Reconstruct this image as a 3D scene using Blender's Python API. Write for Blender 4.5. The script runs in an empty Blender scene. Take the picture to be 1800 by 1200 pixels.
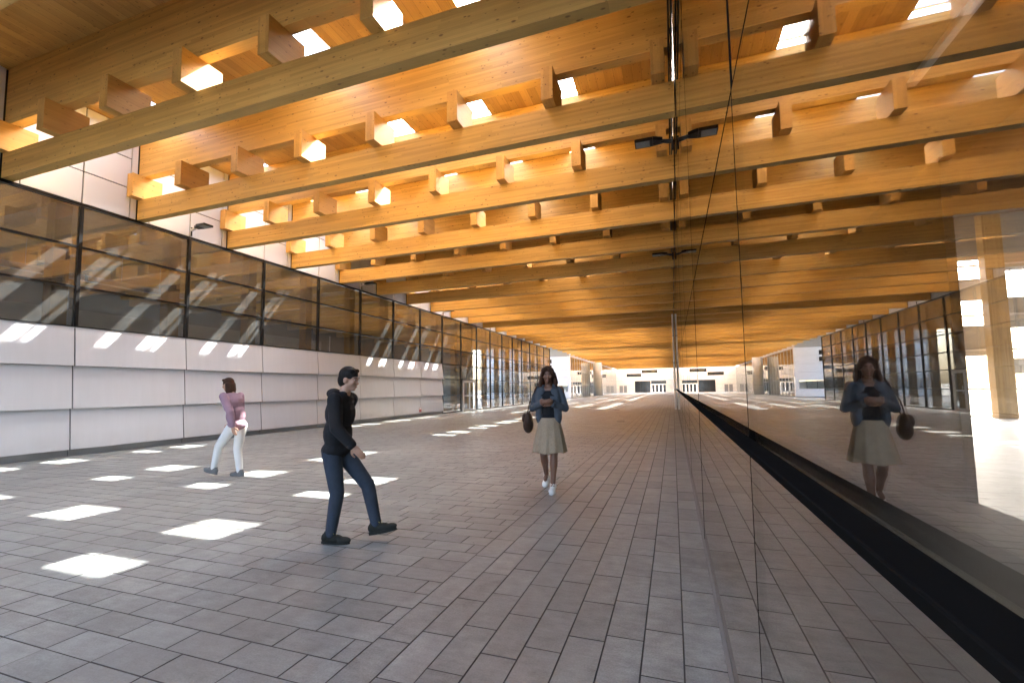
import bpy, bmesh, math, random
from mathutils import Vector, Matrix
random.seed(7)
C = bpy.context.scene.collection
R = math.radians
ORD = ['first','second','third','fourth','fifth','sixth','seventh','eighth','ninth','tenth','eleventh','twelfth',
       'thirteenth','fourteenth','fifteenth','sixteenth','seventeenth','eighteenth','nineteenth','twentieth']
TENS = {20:'twenty',30:'thirty',40:'forty',50:'fifty'}
def ordn(i):
    if i <= 20: return ORD[i-1]
    t, u = i//10*10, i % 10
    return TENS[t]+'-'+ORD[u-1] if u else {30:'thirtieth',40:'fortieth',50:'fiftieth'}[t]

# ------------------------------------------------------------------ materials
def new_mat(name):
    m = bpy.data.materials.new(name); m.use_nodes = True
    nt = m.node_tree; nt.nodes.clear()
    out = nt.nodes.new('ShaderNodeOutputMaterial')
    return m, nt, out
class NT:
    def __init__(s, nt): s.nt = nt
    def n(s, t, **kw):
        nd = s.nt.nodes.new('ShaderNode'+t)
        for k, v in kw.items():
            if k.startswith('_'): setattr(nd, k[1:], v)
        return nd
    def l(s, a, b): s.nt.links.new(a, b)
    def math(s, op, a, b=None, c=None):
        nd = s.nt.nodes.new('ShaderNodeMath'); nd.operation = op
        for i, v in enumerate((a, b, c)):
            if v is None: continue
            if isinstance(v, (int, float)): nd.inputs[i].default_value = v
            else: s.l(v, nd.inputs[i])
        return nd.outputs[0]
    def comb(s, x, y, z):
        nd = s.nt.nodes.new('ShaderNodeCombineXYZ')
        for i, v in enumerate((x, y, z)):
            if isinstance(v, (int, float)): nd.inputs[i].default_value = v
            else: s.l(v, nd.inputs[i])
        return nd.outputs[0]
    def noise(s, vec, scale, detail=3, rough=.5):
        nd = s.nt.nodes.new('ShaderNodeTexNoise'); nd.inputs['Scale'].default_value = scale
        nd.inputs['Detail'].default_value = detail; nd.inputs['Roughness'].default_value = rough
        s.l(vec, nd.inputs['Vector']); return nd.outputs['Fac']
    def ramp(s, fac, stops):
        nd = s.nt.nodes.new('ShaderNodeValToRGB'); cr = nd.color_ramp
        while len(cr.elements) < len(stops): cr.elements.new(.5)
        for e, (p, c) in zip(cr.elements, stops):
            e.position = p; e.color = c if len(c) == 4 else (*c, 1)
        s.l(fac, nd.inputs[0]); return nd.outputs[0]
    def mix(s, fac, a, b, mode='MIX'):
        nd = s.nt.nodes.new('ShaderNodeMix'); nd.data_type = 'RGBA'; nd.blend_type = mode
        for k, v in ((0, fac), (6, a), (7, b)):
            if isinstance(v, (int, float)): nd.inputs[k].default_value = v
            elif isinstance(v, tuple): nd.inputs[k].default_value = (*v, 1)
            else: s.l(v, nd.inputs[k])
        return nd.outputs[2]
    def bsdf(s, color, rough, spec=.5, metal=0, bump=None, bstr=.2, bdist=.01):
        b = s.nt.nodes.new('ShaderNodeBsdfPrincipled')
        for k, v in (('Base Color', color), ('Roughness', rough), ('Metallic', metal), ('Specular IOR Level', spec)):
            if isinstance(v, (int, float)): b.inputs[k].default_value = v
            elif isinstance(v, tuple): b.inputs[k].default_value = (*v, 1)
            else: s.l(v, b.inputs[k])
        if bump is not None:
            bp = s.nt.nodes.new('ShaderNodeBump'); bp.inputs['Strength'].default_value = bstr
            bp.inputs['Distance'].default_value = bdist
            s.l(bump, bp.inputs['Height']); s.l(bp.outputs[0], b.inputs['Normal'])
        return b.outputs[0]

def simple(name, col, rough=.5, metal=0, var=.08, scale=6, spec=.5, bump=.0, bscale=60):
    m, nt, out = new_mat(name); N = NT(nt)
    tc = N.n('TexCoord').outputs['Object']
    f = N.noise(tc, scale, 4)
    k = N.math('MULTIPLY_ADD', f, 2*var, 1-var)
    c = N.mix(1., tuple(col), N.comb(k, k, k), 'MULTIPLY')
    r = N.math('MULTIPLY_ADD', N.noise(tc, scale*2.3, 3), .15, rough-.07)
    N.l(N.bsdf(c, r, spec, metal, N.noise(tc, bscale, 3) if bump else None, bump), out.inputs[0])
    return m

def spruce(name, axis, lam=.042, base=(.66,.41,.120), board=None, gloss=.42):
    """laminated spruce: lamellas across the section, long grain, knots"""
    m, nt, out = new_mat(name); N = NT(nt)
    tc = N.n('TexCoord').outputs['Object']
    oi = N.n('ObjectInfo').outputs['Random']
    sep = N.n('SeparateXYZ'); N.l(tc, sep.inputs[0])
    x, y, z = sep.outputs
    if axis == 'y': L, A, B = y, x, z
    elif axis == 'z': L, A, B = z, x, y
    else: L, A, B = x, z, y
    off = N.math('MULTIPLY', oi, 37.0)
    L2 = N.math('ADD', L, off)
    # lamella id
    lam_i = N.math('FLOOR', N.math('DIVIDE', N.math('ADD', A, 50.003), lam))
    wn = N.n('TexWhiteNoise', _noise_dimensions='2D')
    N.l(N.comb(lam_i, off, 0), wn.inputs['Vector'])
    seg = N.math('FLOOR', N.math('MULTIPLY_ADD', wn.outputs['Value'], 9.0, N.math('DIVIDE', L2, 2.1)))
    wn2 = N.n('TexWhiteNoise', _noise_dimensions='3D')
    N.l(N.comb(lam_i, seg, off), wn2.inputs['Vector'])
    tone = wn2.outputs['Value']
    # grain
    gv = N.comb(N.math('MULTIPLY', L2, .9), N.math('MULTIPLY', A, 26.), N.math('MULTIPLY', B, 26.))
    g1 = N.noise(gv, 1.6, 6, .62)
    gv2 = N.comb(N.math('MULTIPLY', L2, .35), N.math('MULTIPLY', A, 7.), N.math('MULTIPLY', B, 7.))
    g2 = N.noise(gv2, 1.2, 4, .55)
    blot = N.noise(N.comb(N.math('MULTIPLY', L2, .5), A, B), 1.3, 3)
    # knots
    def knots(sx, sa, thr, keep, seed):
        vo = N.n('TexVoronoi'); vo.inputs['Scale'].default_value = 1
        N.l(N.comb(N.math('MULTIPLY_ADD', L2, sx, seed), N.math('MULTIPLY', A, sa), N.math('MULTIPLY', B, sa)), vo.inputs['Vector'])
        sc = N.n('SeparateColor'); N.l(vo.outputs['Color'], sc.inputs[0])
        on = N.math('GREATER_THAN', sc.outputs[0], keep)
        rad = N.math('MULTIPLY_ADD', sc.outputs[1], thr, thr*.45)
        mr = N.n('MapRange'); mr.interpolation_type = 'SMOOTHSTEP'
        N.l(N.math('DIVIDE', vo.outputs['Distance'], rad), mr.inputs[0])
        mr.inputs[1].default_value = .55; mr.inputs[2].default_value = 1.2
        mr.inputs[3].default_value = 1; mr.inputs[4].default_value = 0
        return N.math('MULTIPLY', mr.outputs[0], on)
    k1 = knots(4.6, 9.5, .125, .30, 3.1)
    k2 = knots(7.5, 14., .14, .3, 8.7)
    kn = N.math('MAXIMUM', k1, N.math('MULTIPLY', k2, .75))
    v = N.math('ADD', N.math('MULTIPLY_ADD', tone, .22, .80), N.math('MULTIPLY_ADD', g1, .34, -.17))
    v = N.math('ADD', v, N.math('MULTIPLY_ADD', g2, .30, -.15))
    v = N.math('ADD', v, N.math('MULTIPLY_ADD', blot, .24, -.12))
    c = N.mix(1., tuple(base), N.comb(v, N.math('POWER', v, 1.12), N.math('POWER', v, 1.3)), 'MULTIPLY')
    c = N.mix(N.math('MULTIPLY', kn, .72), c, (.15, .062, .02))
    if board:   # V-groove between boards
        fr = N.math('FRACT', N.math('DIVIDE', N.math('ADD', A, 50.), board))
        gr = N.math('LESS_THAN', fr, .022)
        c = N.mix(N.math('MULTIPLY', gr, .7), c, (.09, .045, .016))
    h = N.math('SUBTRACT', g1, kn)
    N.l(N.bsdf(c, N.math('MULTIPLY_ADD', g1, .18, gloss), .35, 0, h, .06, .004), out.inputs[0])
    return m

M = {}
M['beam'] = spruce('spruce_glulam', 'x')
M['block'] = spruce('spruce_block', 'y', lam=.11, base=(.63,.38,.115))
M['post'] = spruce('spruce_column', 'z', lam=.045, base=(.48,.30,.13))
M['deck'] = spruce('spruce_deck', 'y', lam=.2, base=(.57,.345,.105), board=.2)
M['white'] = simple('white_cladding', (.60,.605,.63), .34, 0, .03, .9, .45)
def cladding():
    m, nt, out = new_mat('white_cladding'); N = NT(nt); tc = N.n('TexCoord').outputs['Object']
    oi = N.n('ObjectInfo').outputs['Random']; sep = N.n('SeparateXYZ'); N.l(tc, sep.inputs[0])
    st = N.noise(N.comb(0., N.math('MULTIPLY', sep.outputs[1], 5.), N.math('MULTIPLY', sep.outputs[2], .5)), 1.5, 4, .6)
    bl = N.noise(tc, .8, 4)
    k = N.math('ADD', N.math('MULTIPLY_ADD', oi, .07, .90), N.math('MULTIPLY_ADD', st, .10, -.05))
    k = N.math('ADD', k, N.math('MULTIPLY_ADD', bl, .10, -.05))
    gr = N.n('MapRange'); N.l(N.math('ADD', sep.outputs[2], N.math('MULTIPLY', bl, .35)), gr.inputs[0]); gr.inputs[1].default_value = .2; gr.inputs[2].default_value = .75; gr.inputs[3].default_value = .55; gr.inputs[4].default_value = 0.
    c = N.mix(1., (.61,.62,.65), N.comb(k,k,k), 'MULTIPLY')
    c = N.mix(N.math('MULTIPLY', gr.outputs[0], N.noise(tc, 3.5, 5, .65)), c, (.34,.33,.32))
    N.l(N.bsdf(c, N.math('MULTIPLY_ADD', bl, .2, .27), .45, 0, bl, .08, .02), out.inputs[0]); return m
M['white'] = cladding()
M['fascia'] = simple('white_fascia', (.64,.665,.71), .38, 0, .03, .9, .4)
M['plinth'] = simple('plinth_metal', (.28,.29,.30), .38, .6, .08, 3)
M['black'] = simple('black_metal', (.012,.012,.013), .3, .3, .1, 8, .5)
M['dark'] = simple('dark_backing', (.03,.03,.032), .6)
M['alu'] = simple('brushed_aluminium', (.55,.55,.56), .32, .85, .06, 12)
M['lightmetal'] = simple('pale_grey_metal', (.60,.60,.62), .35, .35, .05, 6)
M['concrete'] = simple('smooth_concrete', (.60,.60,.58), .62, 0, .12, 2.5, .4, .1)
M['plaster'] = simple('interior_plaster', (.36,.355,.34), .7, 0, .06, 1.5)
M['partition'] = simple('pale_partition', (.62,.65,.63), .5, 0, .06, 1.5)
M['roofing'] = simple('roof_membrane', (.22,.22,.22), .8, 0, .1, 1)
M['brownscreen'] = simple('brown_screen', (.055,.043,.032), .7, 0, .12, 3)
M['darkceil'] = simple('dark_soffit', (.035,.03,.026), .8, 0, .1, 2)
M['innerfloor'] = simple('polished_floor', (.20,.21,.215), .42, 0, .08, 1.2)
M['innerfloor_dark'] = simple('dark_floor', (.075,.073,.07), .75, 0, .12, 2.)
M['whitewall'] = simple('cream_wall_panels', (.80,.78,.72), .5, 0, .04, 1.)
M['darkglass'] = simple('dark_window', (.02,.025,.03), .06, 0, .2, 2, .8)
M['red'] = simple('red_sign', (.42,.10,.10), .4)
M['signwhite'] = simple('sign_white', (.8,.8,.8), .4)
M['plinthlight'] = simple('base_strip', (.20,.197,.19), .55, 0, .12, 9)
M['duct'] = simple('galvanised_duct', (.6,.6,.6), .3, .8, .06, 9)

def glass(name, f0, gain, tint, rough=0., power=3.2, film=0.0, wave=0.0):
    m, nt, out = new_mat(name); N = NT(nt)
    lw = N.n('LayerWeight'); lw.inputs['Blend'].default_value = .5
    geo = N.n('NewGeometry')
    dt = N.n('VectorMath', _operation='DOT_PRODUCT'); N.l(geo.outputs['Incoming'], dt.inputs[0]); N.l(geo.outputs['Normal'], dt.inputs[1])
    cosi = N.math('ABSOLUTE', dt.outputs['Value'])
    fr = N.math('POWER', N.math('SUBTRACT', 1., cosi), power)
    fac = N.math('MINIMUM', N.math('MULTIPLY_ADD', fr, gain, f0), 1.)
    tr = N.n('BsdfTransparent'); tr.inputs[0].default_value = (*tint, 1)
    gl = N.n('BsdfAnisotropic'); gl.inputs[0].default_value = (.97,.965,.95,1); gl.inputs['Roughness'].default_value = rough
    if wave:
        tw = N.n('TexCoord').outputs['Object']; bp = N.n('Bump'); bp.inputs['Strength'].default_value = wave; bp.inputs['Distance'].default_value = .004
        N.l(N.noise(tw, 1.1, 2), bp.inputs['Height']); N.l(bp.outputs[0], gl.inputs['Normal'])
    if film:
        # dust film that scatters a little light
        df = N.n('BsdfDiffuse'); df.inputs[0].default_value = (.6,.62,.62,1)
        tcn = N.n('TexCoord').outputs['Object']
        mm = N.n('MixShader'); N.l(N.math('MULTIPLY', N.noise(tcn, 1.4, 4), 2*film), mm.inputs[0])
        N.l(tr.outputs[0], mm.inputs[1]); N.l(df.outputs[0], mm.inputs[2]); base = mm.outputs[0]
    else: base = tr.outputs[0]
    mx = N.n('MixShader'); N.l(fac, mx.inputs[0]); N.l(base, mx.inputs[1]); N.l(gl.outputs[0], mx.inputs[2])
    N.l(mx.outputs[0], out.inputs[0])
    return m
M['glass_right'] = glass('coated_glass', .085, .87, (.84,.82,.78), power=3.1, wave=.10)
M['glass_left'] = glass('facade_glass', .13, .80, (.66,.67,.66), power=3.0, film=.06, wave=.25)
M['glass_clear'] = glass('clear_glass', .05, .7, (.86,.88,.87), power=4)
M['glass_roof'] = glass('skylight_glass', .03, .5, (.95,.96,.96), power=5)

def frosted():
    m, nt, out = new_mat('frosted_panel'); N = NT(nt); tc = N.n('TexCoord').outputs['Object']
    k = N.math('MULTIPLY_ADD', N.noise(tc, 3, 3), .1, .36)
    t = N.n('BsdfTranslucent'); N.l(N.comb(k,k,k), t.inputs[0]); N.l(t.outputs[0], out.inputs[0]); return m
M['frosted'] = frosted()
# paving
def paving_mat():
    m, nt, out = new_mat('concrete_pavers'); N = NT(nt)
    at = N.n('Attribute', _attribute_name='tone'); sc = N.n('SeparateColor'); N.l(at.outputs['Color'], sc.inputs[0])
    tc = N.n('TexCoord').outputs['Object']
    sep = N.n('SeparateXYZ'); N.l(tc, sep.inputs[0])
    # each paver's own offset so brushing marks do not run through joints
    o1 = N.math('MULTIPLY', sc.outputs[1], 40.)
    pv = N.comb(N.math('ADD', sep.outputs[0], o1), N.math('ADD', sep.outputs[1], o1), o1)
    big = N.noise(tc, .55, 4, .6)
    mid = N.noise(pv, 8., 6, .68)
    st = N.noise(N.comb(N.math('MULTIPLY', N.math('ADD', sep.outputs[0], o1), 3.), N.math('MULTIPLY', sep.outputs[1], 14.), o1), 2.2, 4, .6)
    fine = N.noise(tc, 95, 3, .7)
    v = N.math('MULTIPLY_ADD', sc.outputs[0], .34, .70)
    v = N.math('ADD', v, N.math('MULTIPLY_ADD', big, .30, -.15))
    v = N.math('ADD', v, N.math('MULTIPLY_ADD', mid, 1.25, -.625))
    v = N.math('ADD', v, N.math('MULTIPLY_ADD', st, .5, -.25))
    v = N.math('ADD', v, N.math('MULTIPLY_ADD', fine, .95, -.475))
    c = N.mix(1., N.mix(sc.outputs[2], (.256,.274,.268), (.278,.284,.266)), N.comb(v, v, v), 'MULTIPLY')
    wear = N.noise(N.comb(N.math('MULTIPLY', sep.outputs[0], 1.0), N.math('MULTIPLY', sep.outputs[1], .16), 0.), .9, 4, .6)
    c = N.mix(N.ramp(wear, [(.44,(0,0,0)), (.62,(.42,.42,.42))]), c, (.145,.142,.138))
    ring = N.n('TexVoronoi'); ring.inputs['Scale'].default_value = .55; N.l(tc, ring.inputs['Vector'])
    sr = N.n('SeparateColor'); N.l(ring.outputs['Color'], sr.inputs[0])
    rd = N.math('ABSOLUTE', N.math('SUBTRACT', ring.outputs['Distance'], N.math('MULTIPLY_ADD', sr.outputs[1], .10, .05)))
    rm = N.math('MULTIPLY', N.math('LESS_THAN', rd, .006), N.math('GREATER_THAN', sr.outputs[0], .55))
    c = N.mix(N.math('MULTIPLY', N.math('MULTIPLY', rm, mid), .55), c, (.10,.097,.094))
    # pale scuffs and dark spots
    sp = N.noise(tc, 9., 5, .7); c = N.mix(N.ramp(sp, [(.66,(0,0,0)), (.76,(.35,.35,.35))]), c, (.34,.33,.32))
    vo = N.n('TexVoronoi'); vo.inputs['Scale'].default_value = 1.9; N.l(tc, vo.inputs['Vector'])
    s2 = N.n('SeparateColor'); N.l(vo.outputs['Color'], s2.inputs[0])
    spot = N.math('MULTIPLY', N.math('LESS_THAN', vo.outputs['Distance'], N.math('MULTIPLY', s2.outputs[1], .036)), N.math('GREATER_THAN', s2.outputs[0], .45))
    c = N.mix(N.math('MULTIPLY', spot, .85), c, (.03,.027,.025))
    r = N.math('MULTIPLY_ADD', mid, .26, .25)
    h = N.math('ADD', N.math('MULTIPLY', mid, .6), N.math('MULTIPLY', fine, .35))
    N.l(N.bsdf(c, r, .5, 0, h, .22, .003), out.inputs[0])
    return m
M['paver'] = paving_mat()
M['joint'] = simple('joint_sand', (.085,.080,.074), .9, 0, .3, 30)
M['ground'] = simple('plaza_ground', (.15,.148,.142), .8, 0, .12, .15)

# ------------------------------------------------------------------ mesh helpers
class MB:
    def __init__(s): s.v = []; s.f = []; s.mi = []
    def quad(s, pts, mi=0):
        n = len(s.v); s.v += [tuple(p) for p in pts]; s.f.append(tuple(range(n, n+len(pts)))); s.mi.append(mi)
    def hexa(s, p, mi=0):   # 8 points: bottom 4 ccw, top 4 ccw
        n = len(s.v); s.v += [tuple(q) for q in p]
        for f in ((3,2,1,0),(4,5,6,7),(0,1,5,4),(1,2,6,5),(2,3,7,6),(3,0,4,7)):
            s.f.append(tuple(n+i for i in f)); s.mi.append(mi)
    def box(s, x0, x1, y0, y1, z0, z1, mi=0):
        s.hexa([(x0,y0,z0),(x1,y0,z0),(x1,y1,z0),(x0,y1,z0),(x0,y0,z1),(x1,y0,z1),(x1,y1,z1),(x0,y1,z1)], mi); return s
    def tube(s, pts, r, n=10, mi=0, caps=True):
        pts = [Vector(p) for p in pts]; base = len(s.v)
        rr = r if isinstance(r, (list, tuple)) else [r]*len(pts)
        for i, p in enumerate(pts):
            d = (pts[min(i+1, len(pts)-1)]-pts[max(i-1, 0)]).normalized()
            a = d.cross(Vector((0,0,1))) if abs(d.z) < .9 else d.cross(Vector((1,0,0)))
            a.normalize(); b = d.cross(a)
            for k in range(n):
                t = 2*math.pi*k/n; s.v.append(tuple(p+(a*math.cos(t)+b*math.sin(t))*rr[i]))
        for i in range(len(pts)-1):
            for k in range(n):
                k2 = (k+1) % n
                s.f.append((base+i*n+k, base+i*n+k2, base+(i+1)*n+k2, base+(i+1)*n+k)); s.mi.append(mi)
        if caps:
            s.f.append(tuple(base+k for k in range(n))[::-1]); s.mi.append(mi)
            s.f.append(tuple(base+(len(pts)-1)*n+k for k in range(n))); s.mi.append(mi)
        return s
    def ell(s, c, r, nu=14, nv=9, mi=0, rot=None):
        base = len(s.v); c = Vector(c)
        def P(v):
            v = Vector((v[0]*r[0], v[1]*r[1], v[2]*r[2]))
            if rot is not None: v = rot @ v
            return tuple(c+v)
        s.v.append(P((0,0,-1)))
        for i in range(1, nv):
            ph = -math.pi/2+math.pi*i/nv
            for k in range(nu):
                t = 2*math.pi*k/nu; s.v.append(P((math.cos(ph)*math.cos(t), math.cos(ph)*math.sin(t), math.sin(ph))))
        s.v.append(P((0,0,1))); top = len(s.v)-1
        for k in range(nu):
            k2 = (k+1) % nu
            s.f.append((base, base+1+k2, base+1+k)); s.mi.append(mi)
            s.f.append((top, base+1+(nv-2)*nu+k, base+1+(nv-2)*nu+k2)); s.mi.append(mi)
            for i in range(nv-2):
                a = base+1+i*nu
                s.f.append((a+k, a+k2, a+nu+k2, a+nu+k)); s.mi.append(mi)
        return s
    def mesh(s, name, mats):
        me = bpy.data.meshes.new(name); me.from_pydata(s.v, [], s.f)
        for m in (mats if isinstance(mats, (list, tuple)) else [mats]): me.materials.append(m)
        if any(s.mi): me.polygons.foreach_set('material_index', s.mi)
        me.update(); return me
    def build(s, name, mats, parent=None, loc=None, bevel=0, smooth=False):
        o = bpy.data.objects.new(name, s.mesh(name, mats)); C.objects.link(o)
        if parent is not None: o.parent = parent
        if loc is not None: o.location = loc
        if bevel:
            b = o.modifiers.new('bevel', 'BEVEL'); b.width = bevel; b.segments = 2; b.limit_method = 'ANGLE'
        if smooth: o.data.polygons.foreach_set('use_smooth', [True]*len(o.data.polygons))
        return o
def box(name, x0, x1, y0, y1, z0, z1, mat, parent=None, bevel=0):
    return MB().box(x0,x1,y0,y1,z0,z1).build(name, mat, parent, None, bevel)
def tag(o, label=None, cat=None, group=None, kind=None):
    if label: o['label'] = label
    if cat: o['category'] = cat
    if group: o['group'] = group
    if kind or cat: o['kind'] = kind or 'thing'
    return o
def empty(name, loc=(0,0,0), rz=0):
    o = bpy.data.objects.new(name, None); C.objects.link(o); o.location = loc; o.rotation_euler = (0,0,rz)
    o.empty_display_size = .2; return o
def copy_tree(o, parent=None):
    c = o.copy(); C.objects.link(c)
    if parent is not None: c.parent = parent
    for ch in list(o.children): copy_tree(ch, c)
    return c

# ------------------------------------------------------------------ constants (metres, measured)
G = .222            # face of the right-hand glass
W = -13.30          # face of the left-hand facade
BAY = 2.61
Y0 = 5.25           # near face of beam row 0
YEND = 122.
rowY = lambda n: Y0+BAY*n
NLAST = 43
SUN = Vector((.272,.79,1.)).normalized()

# ------------------------------------------------------------------ ground and paving
g = MB(); g.quad([(-600,-600,-.03),(600,-600,-.03),(600,900,-.03),(-600,900,-.03)])
tag(g.build('ground', M['ground']), kind='structure')

def build_paving():
    V, F, T, mi = [], [], [], []
    gap, ch = .0020, .0022
    def paver(x0,x1,y0,y1,warm):
        x0+=gap; x1-=gap; y0+=gap; y1-=gap
        if x1-x0 < .02 or y1-y0 < .02: return
        z = random.uniform(-.0012,.0012); n = len(V)
        dz = [random.uniform(-.0006,.0006) for _ in range(4)]
        V.extend([(x0,y0,-.012),(x1,y0,-.012),(x1,y1,-.012),(x0,y1,-.012)])
        V.extend([(x0,y0,z-.004),(x1,y0,z-.004),(x1,y1,z-.004),(x0,y1,z-.004)])
        V.extend([(x0+ch,y0+ch,z+dz[0]),(x1-ch,y0+ch,z+dz[1]),(x1-ch,y1-ch,z+dz[2]),(x0+ch,y1-ch,z+dz[3])])
        fs = [(n+8,n+9,n+10,n+11)]
        for k in range(4):
            k2=(k+1)%4; fs.append((n+4+k,n+4+k2,n+8+k2,n+8+k)); fs.append((n+k,n+k2,n+4+k2,n+4+k))
        t = min(1,max(0,random.gauss(.5,.22)))
        if random.random()<.05: t = min(1, t+.35)
        tr = (t, random.random(), min(1,max(0,warm+random.uniform(-.25,.25))),1)
        for q_, f in enumerate(fs): F.append(f); T.append(tr); mi.append(0 if q_ == 0 else 1)
    ys, ye = -5., YEND
    px = .205
    phases = [.31,.157,.02,.40,.22,.09,.33,.19,.05]
    for i in range(9):
        x1 = .205-px*i; x0 = x1-px
        y = ys-.45+phases[i]-(ys % .45)
        while y < ye:
            paver(x0,x1,max(y,ys),min(y+.45,ye), .85-.08*i); y += .45
    xe = .205-px*9
    y = ys+(.02); r = 0
    while y < ye:
        x = xe
        k = r % 2 if random.random()>.12 else random.choice((0,1))
        first = .115 if k == 0 else .40 if random.random()<.7 else .26
        paver(x-first,x,y,y+.2065,.2); x -= first
        while x > W+.02:
            paver(max(x-.4,W+.02),x,y,min(y+.2065,ye),.1); x -= .4
        y += .2065; r += 1
    nb = len(V)
    V.extend([(W-.02,-21.,-.008),(G-.01,-21.,-.008),(G-.01,ye,-.008),(W-.02,ye,-.008)])
    F.append((nb,nb+1,nb+2,nb+3)); T.append((0,0,0,1)); mi.append(1)
    me = bpy.data.meshes.new('paving'); me.from_pydata(V, [], F)
    me.materials.append(M['paver']); me.materials.append(M['joint'])
    me.polygons.foreach_set('material_index', mi)
    ca = me.color_attributes.new('tone','FLOAT_COLOR','CORNER')
    buf = []
    for f, t in zip(F, T): buf.extend(t*len(f))
    ca.data.foreach_set('color', buf); me.update()
    o = bpy.data.objects.new('paving', me); C.objects.link(o)
    tag(o, kind='structure')
build_paving()

# drain covers in the paving
for i,(x,y,l) in enumerate([(-2.1,19.5,'small dark drain cover set in the pavers nearest the woman'),
                          (-3.4,29.5,'small dark drain cover set in the pavers in the shaded strip further away')]):
    d = MB()
    d.box(-.16,.16,-.09,-.075,0,.006); d.box(-.16,.16,.075,.09,0,.006); d.box(-.16,-.145,-.075,.075,0,.006); d.box(.145,.16,-.075,.075,0,.006)
    for k in range(9): d.box(-.13+k*.03,-.118+k*.03,-.075,.075,0,.005)
    o = d.build('drain_cover', M['black'], loc=(x,y,.002)); tag(o, l, 'drain', 'drain covers in the paving')

# ------------------------------------------------------------------ timber roof: beams, blocks, deck
LB0, LB1, BB0, BB1, UB0, UB1 = 6.03, 6.57, 6.572, 7.186, 7.188, 8.458
TH = .2
XR = G-.012
ub_me = MB().box(W,XR,0,TH,0,UB1-UB0).mesh('upper_beam', M['beam'])
lb_me = MB().box(W,XR,0,TH,0,LB1-LB0).mesh('lower_beam', M['beam'])
bl_me = MB().box(-.11,.11,-.27,.46,0,BB1-BB0).mesh('bracket_block', M['block'])
rnd = {}
def beam(name, me, y, z):
    o = bpy.data.objects.new(name, me); C.objects.link(o); o.location = (0,y,z)
    b = o.modifiers.new('bevel','BEVEL'); b.width = .006; b.segments = 2
    return o
for n in range(-1, NLAST+1):
    i = n+2
    y = rowY(n)
    tag(beam('lower_beam', lb_me, y, LB0), 'slender lower glulam beam across the passage, %s from the near end' % ordn(i), 'beam', 'lower glulam beams across the passage')
    tag(beam('upper_beam', ub_me, y, UB0), 'deep upper glulam beam under the roof deck, %s from the near end' % ordn(i), 'beam', 'upper glulam beams under the roof deck')
    if n <= 15:
        for k in range(8):
            x = -.04-1.893*k if k < 7 else W+.115
            o = beam('bracket_block', bl_me, y, BB0); o.location.x = x
            if k == 7: w = 'touching the white left fascia'
            elif k == 0: w = 'beside the tall glass on the right'
            else: w = '%s from the right-hand glass' % ordn(k+1)
            tag(o, 'short spruce block between the beams of row %s, %s' % (ordn(i), w), 'timber block', 'spruce bracket blocks between lower and upper beams')

SKY = {0:[-2.75,-6.4,-11.65],1:[-1.9,-4.15,-6.4,-11.65],2:[-1.9,-4.15,-6.4,-9.65,-11.65],3:[-4.15,-9.65,-11.65],4:[],5:[-4.15],
       6:[-4.15,-9.65,-11.65],7:[-4.15,-9.65,-11.65],8:[-4.15,-9.65,-11.65],9:[],10:[-6.4,-9.65,-11.65],11:[-6.4,-9.65,-11.65],12:[-1.9,-6.4,-9.65],13:[-1.9,-4.15,-6.4,-9.65],14:[-1.9,-4.15,-6.4,-9.65]}
cols = [-1.9,-4.15,-6.4,-9.65,-11.65]
for n in range(15, NLAST):
    if n in (18, 26, 34): SKY[n] = []
    else: SKY[n] = sorted(random.sample(cols, 4), reverse=True)
SKY[-1] = []
for n in range(-12, -1): SKY[n] = [-1.9,-4.15,-6.4,-9.65]  # unseen skylights behind the camera, added to light the near beam fronts
NB = -10
SW = .75
deck = tag(empty('roof_deck', (0,0,8.46)), 'boarded spruce roof deck with slots of daylight over the passage', 'roof')
dm = MB()
for n in range(NB, NLAST):
    y0, y1 = rowY(n), rowY(n+1)
    prev, nxt = set(SKY.get(n-1, [])), sorted(SKY.get(n, []))
    # strips along y: openings run from behind this beam to just over the next one
    edges = sorted({W-.054, XR, *[v for q in prev for v in (q-SW, q)], *[v for q in nxt for v in (q-SW, q)]})
    for xa, xb in zip(edges[:-1], edges[1:]):
        mid_ = (xa+xb)/2
        ya = y0+.18 if any(q-SW < mid_ < q for q in prev) else y0
        if any(q-SW < mid_ < q for q in nxt):
            if y0+.26 > ya: dm.box(xa,xb,ya,y0+.26,0,.08)
        else: dm.box(xa,xb,ya,y1,0,.08)
dm.build('boarding', M['deck'], deck)
ns = 0; far = MB()
for n in range(NB, NLAST):
    y0, y1 = rowY(n), rowY(n+1)
    for xr in SKY.get(n, []):
        a, b, c, d = xr-SW, xr, y0+.26, y1+.18
        f = MB() if ns < 98 else far
        t = .038
        f.box(a-t,a,c-t,d+t,.082,.135); f.box(b,b+t,c-t,d+t,.082,.135); f.box(a,b,c-t,c,.082,.135); f.box(a,b,d,d+t,.082,.135)
        yb = y1-.115; f.box(a,b,yb,yb+.055,.095,.132)
        if f is not far:
            fo = f.build('skylight', M['lightmetal'], deck)
            p = MB().box(a-.03,b+.03,c-.03,d+.03,.137,.147).build('pane', M['glass_roof'], fo)
        ns += 1
if far.v:
    tag(far.build('skylight', M['lightmetal'], deck), kind='stuff')

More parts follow.
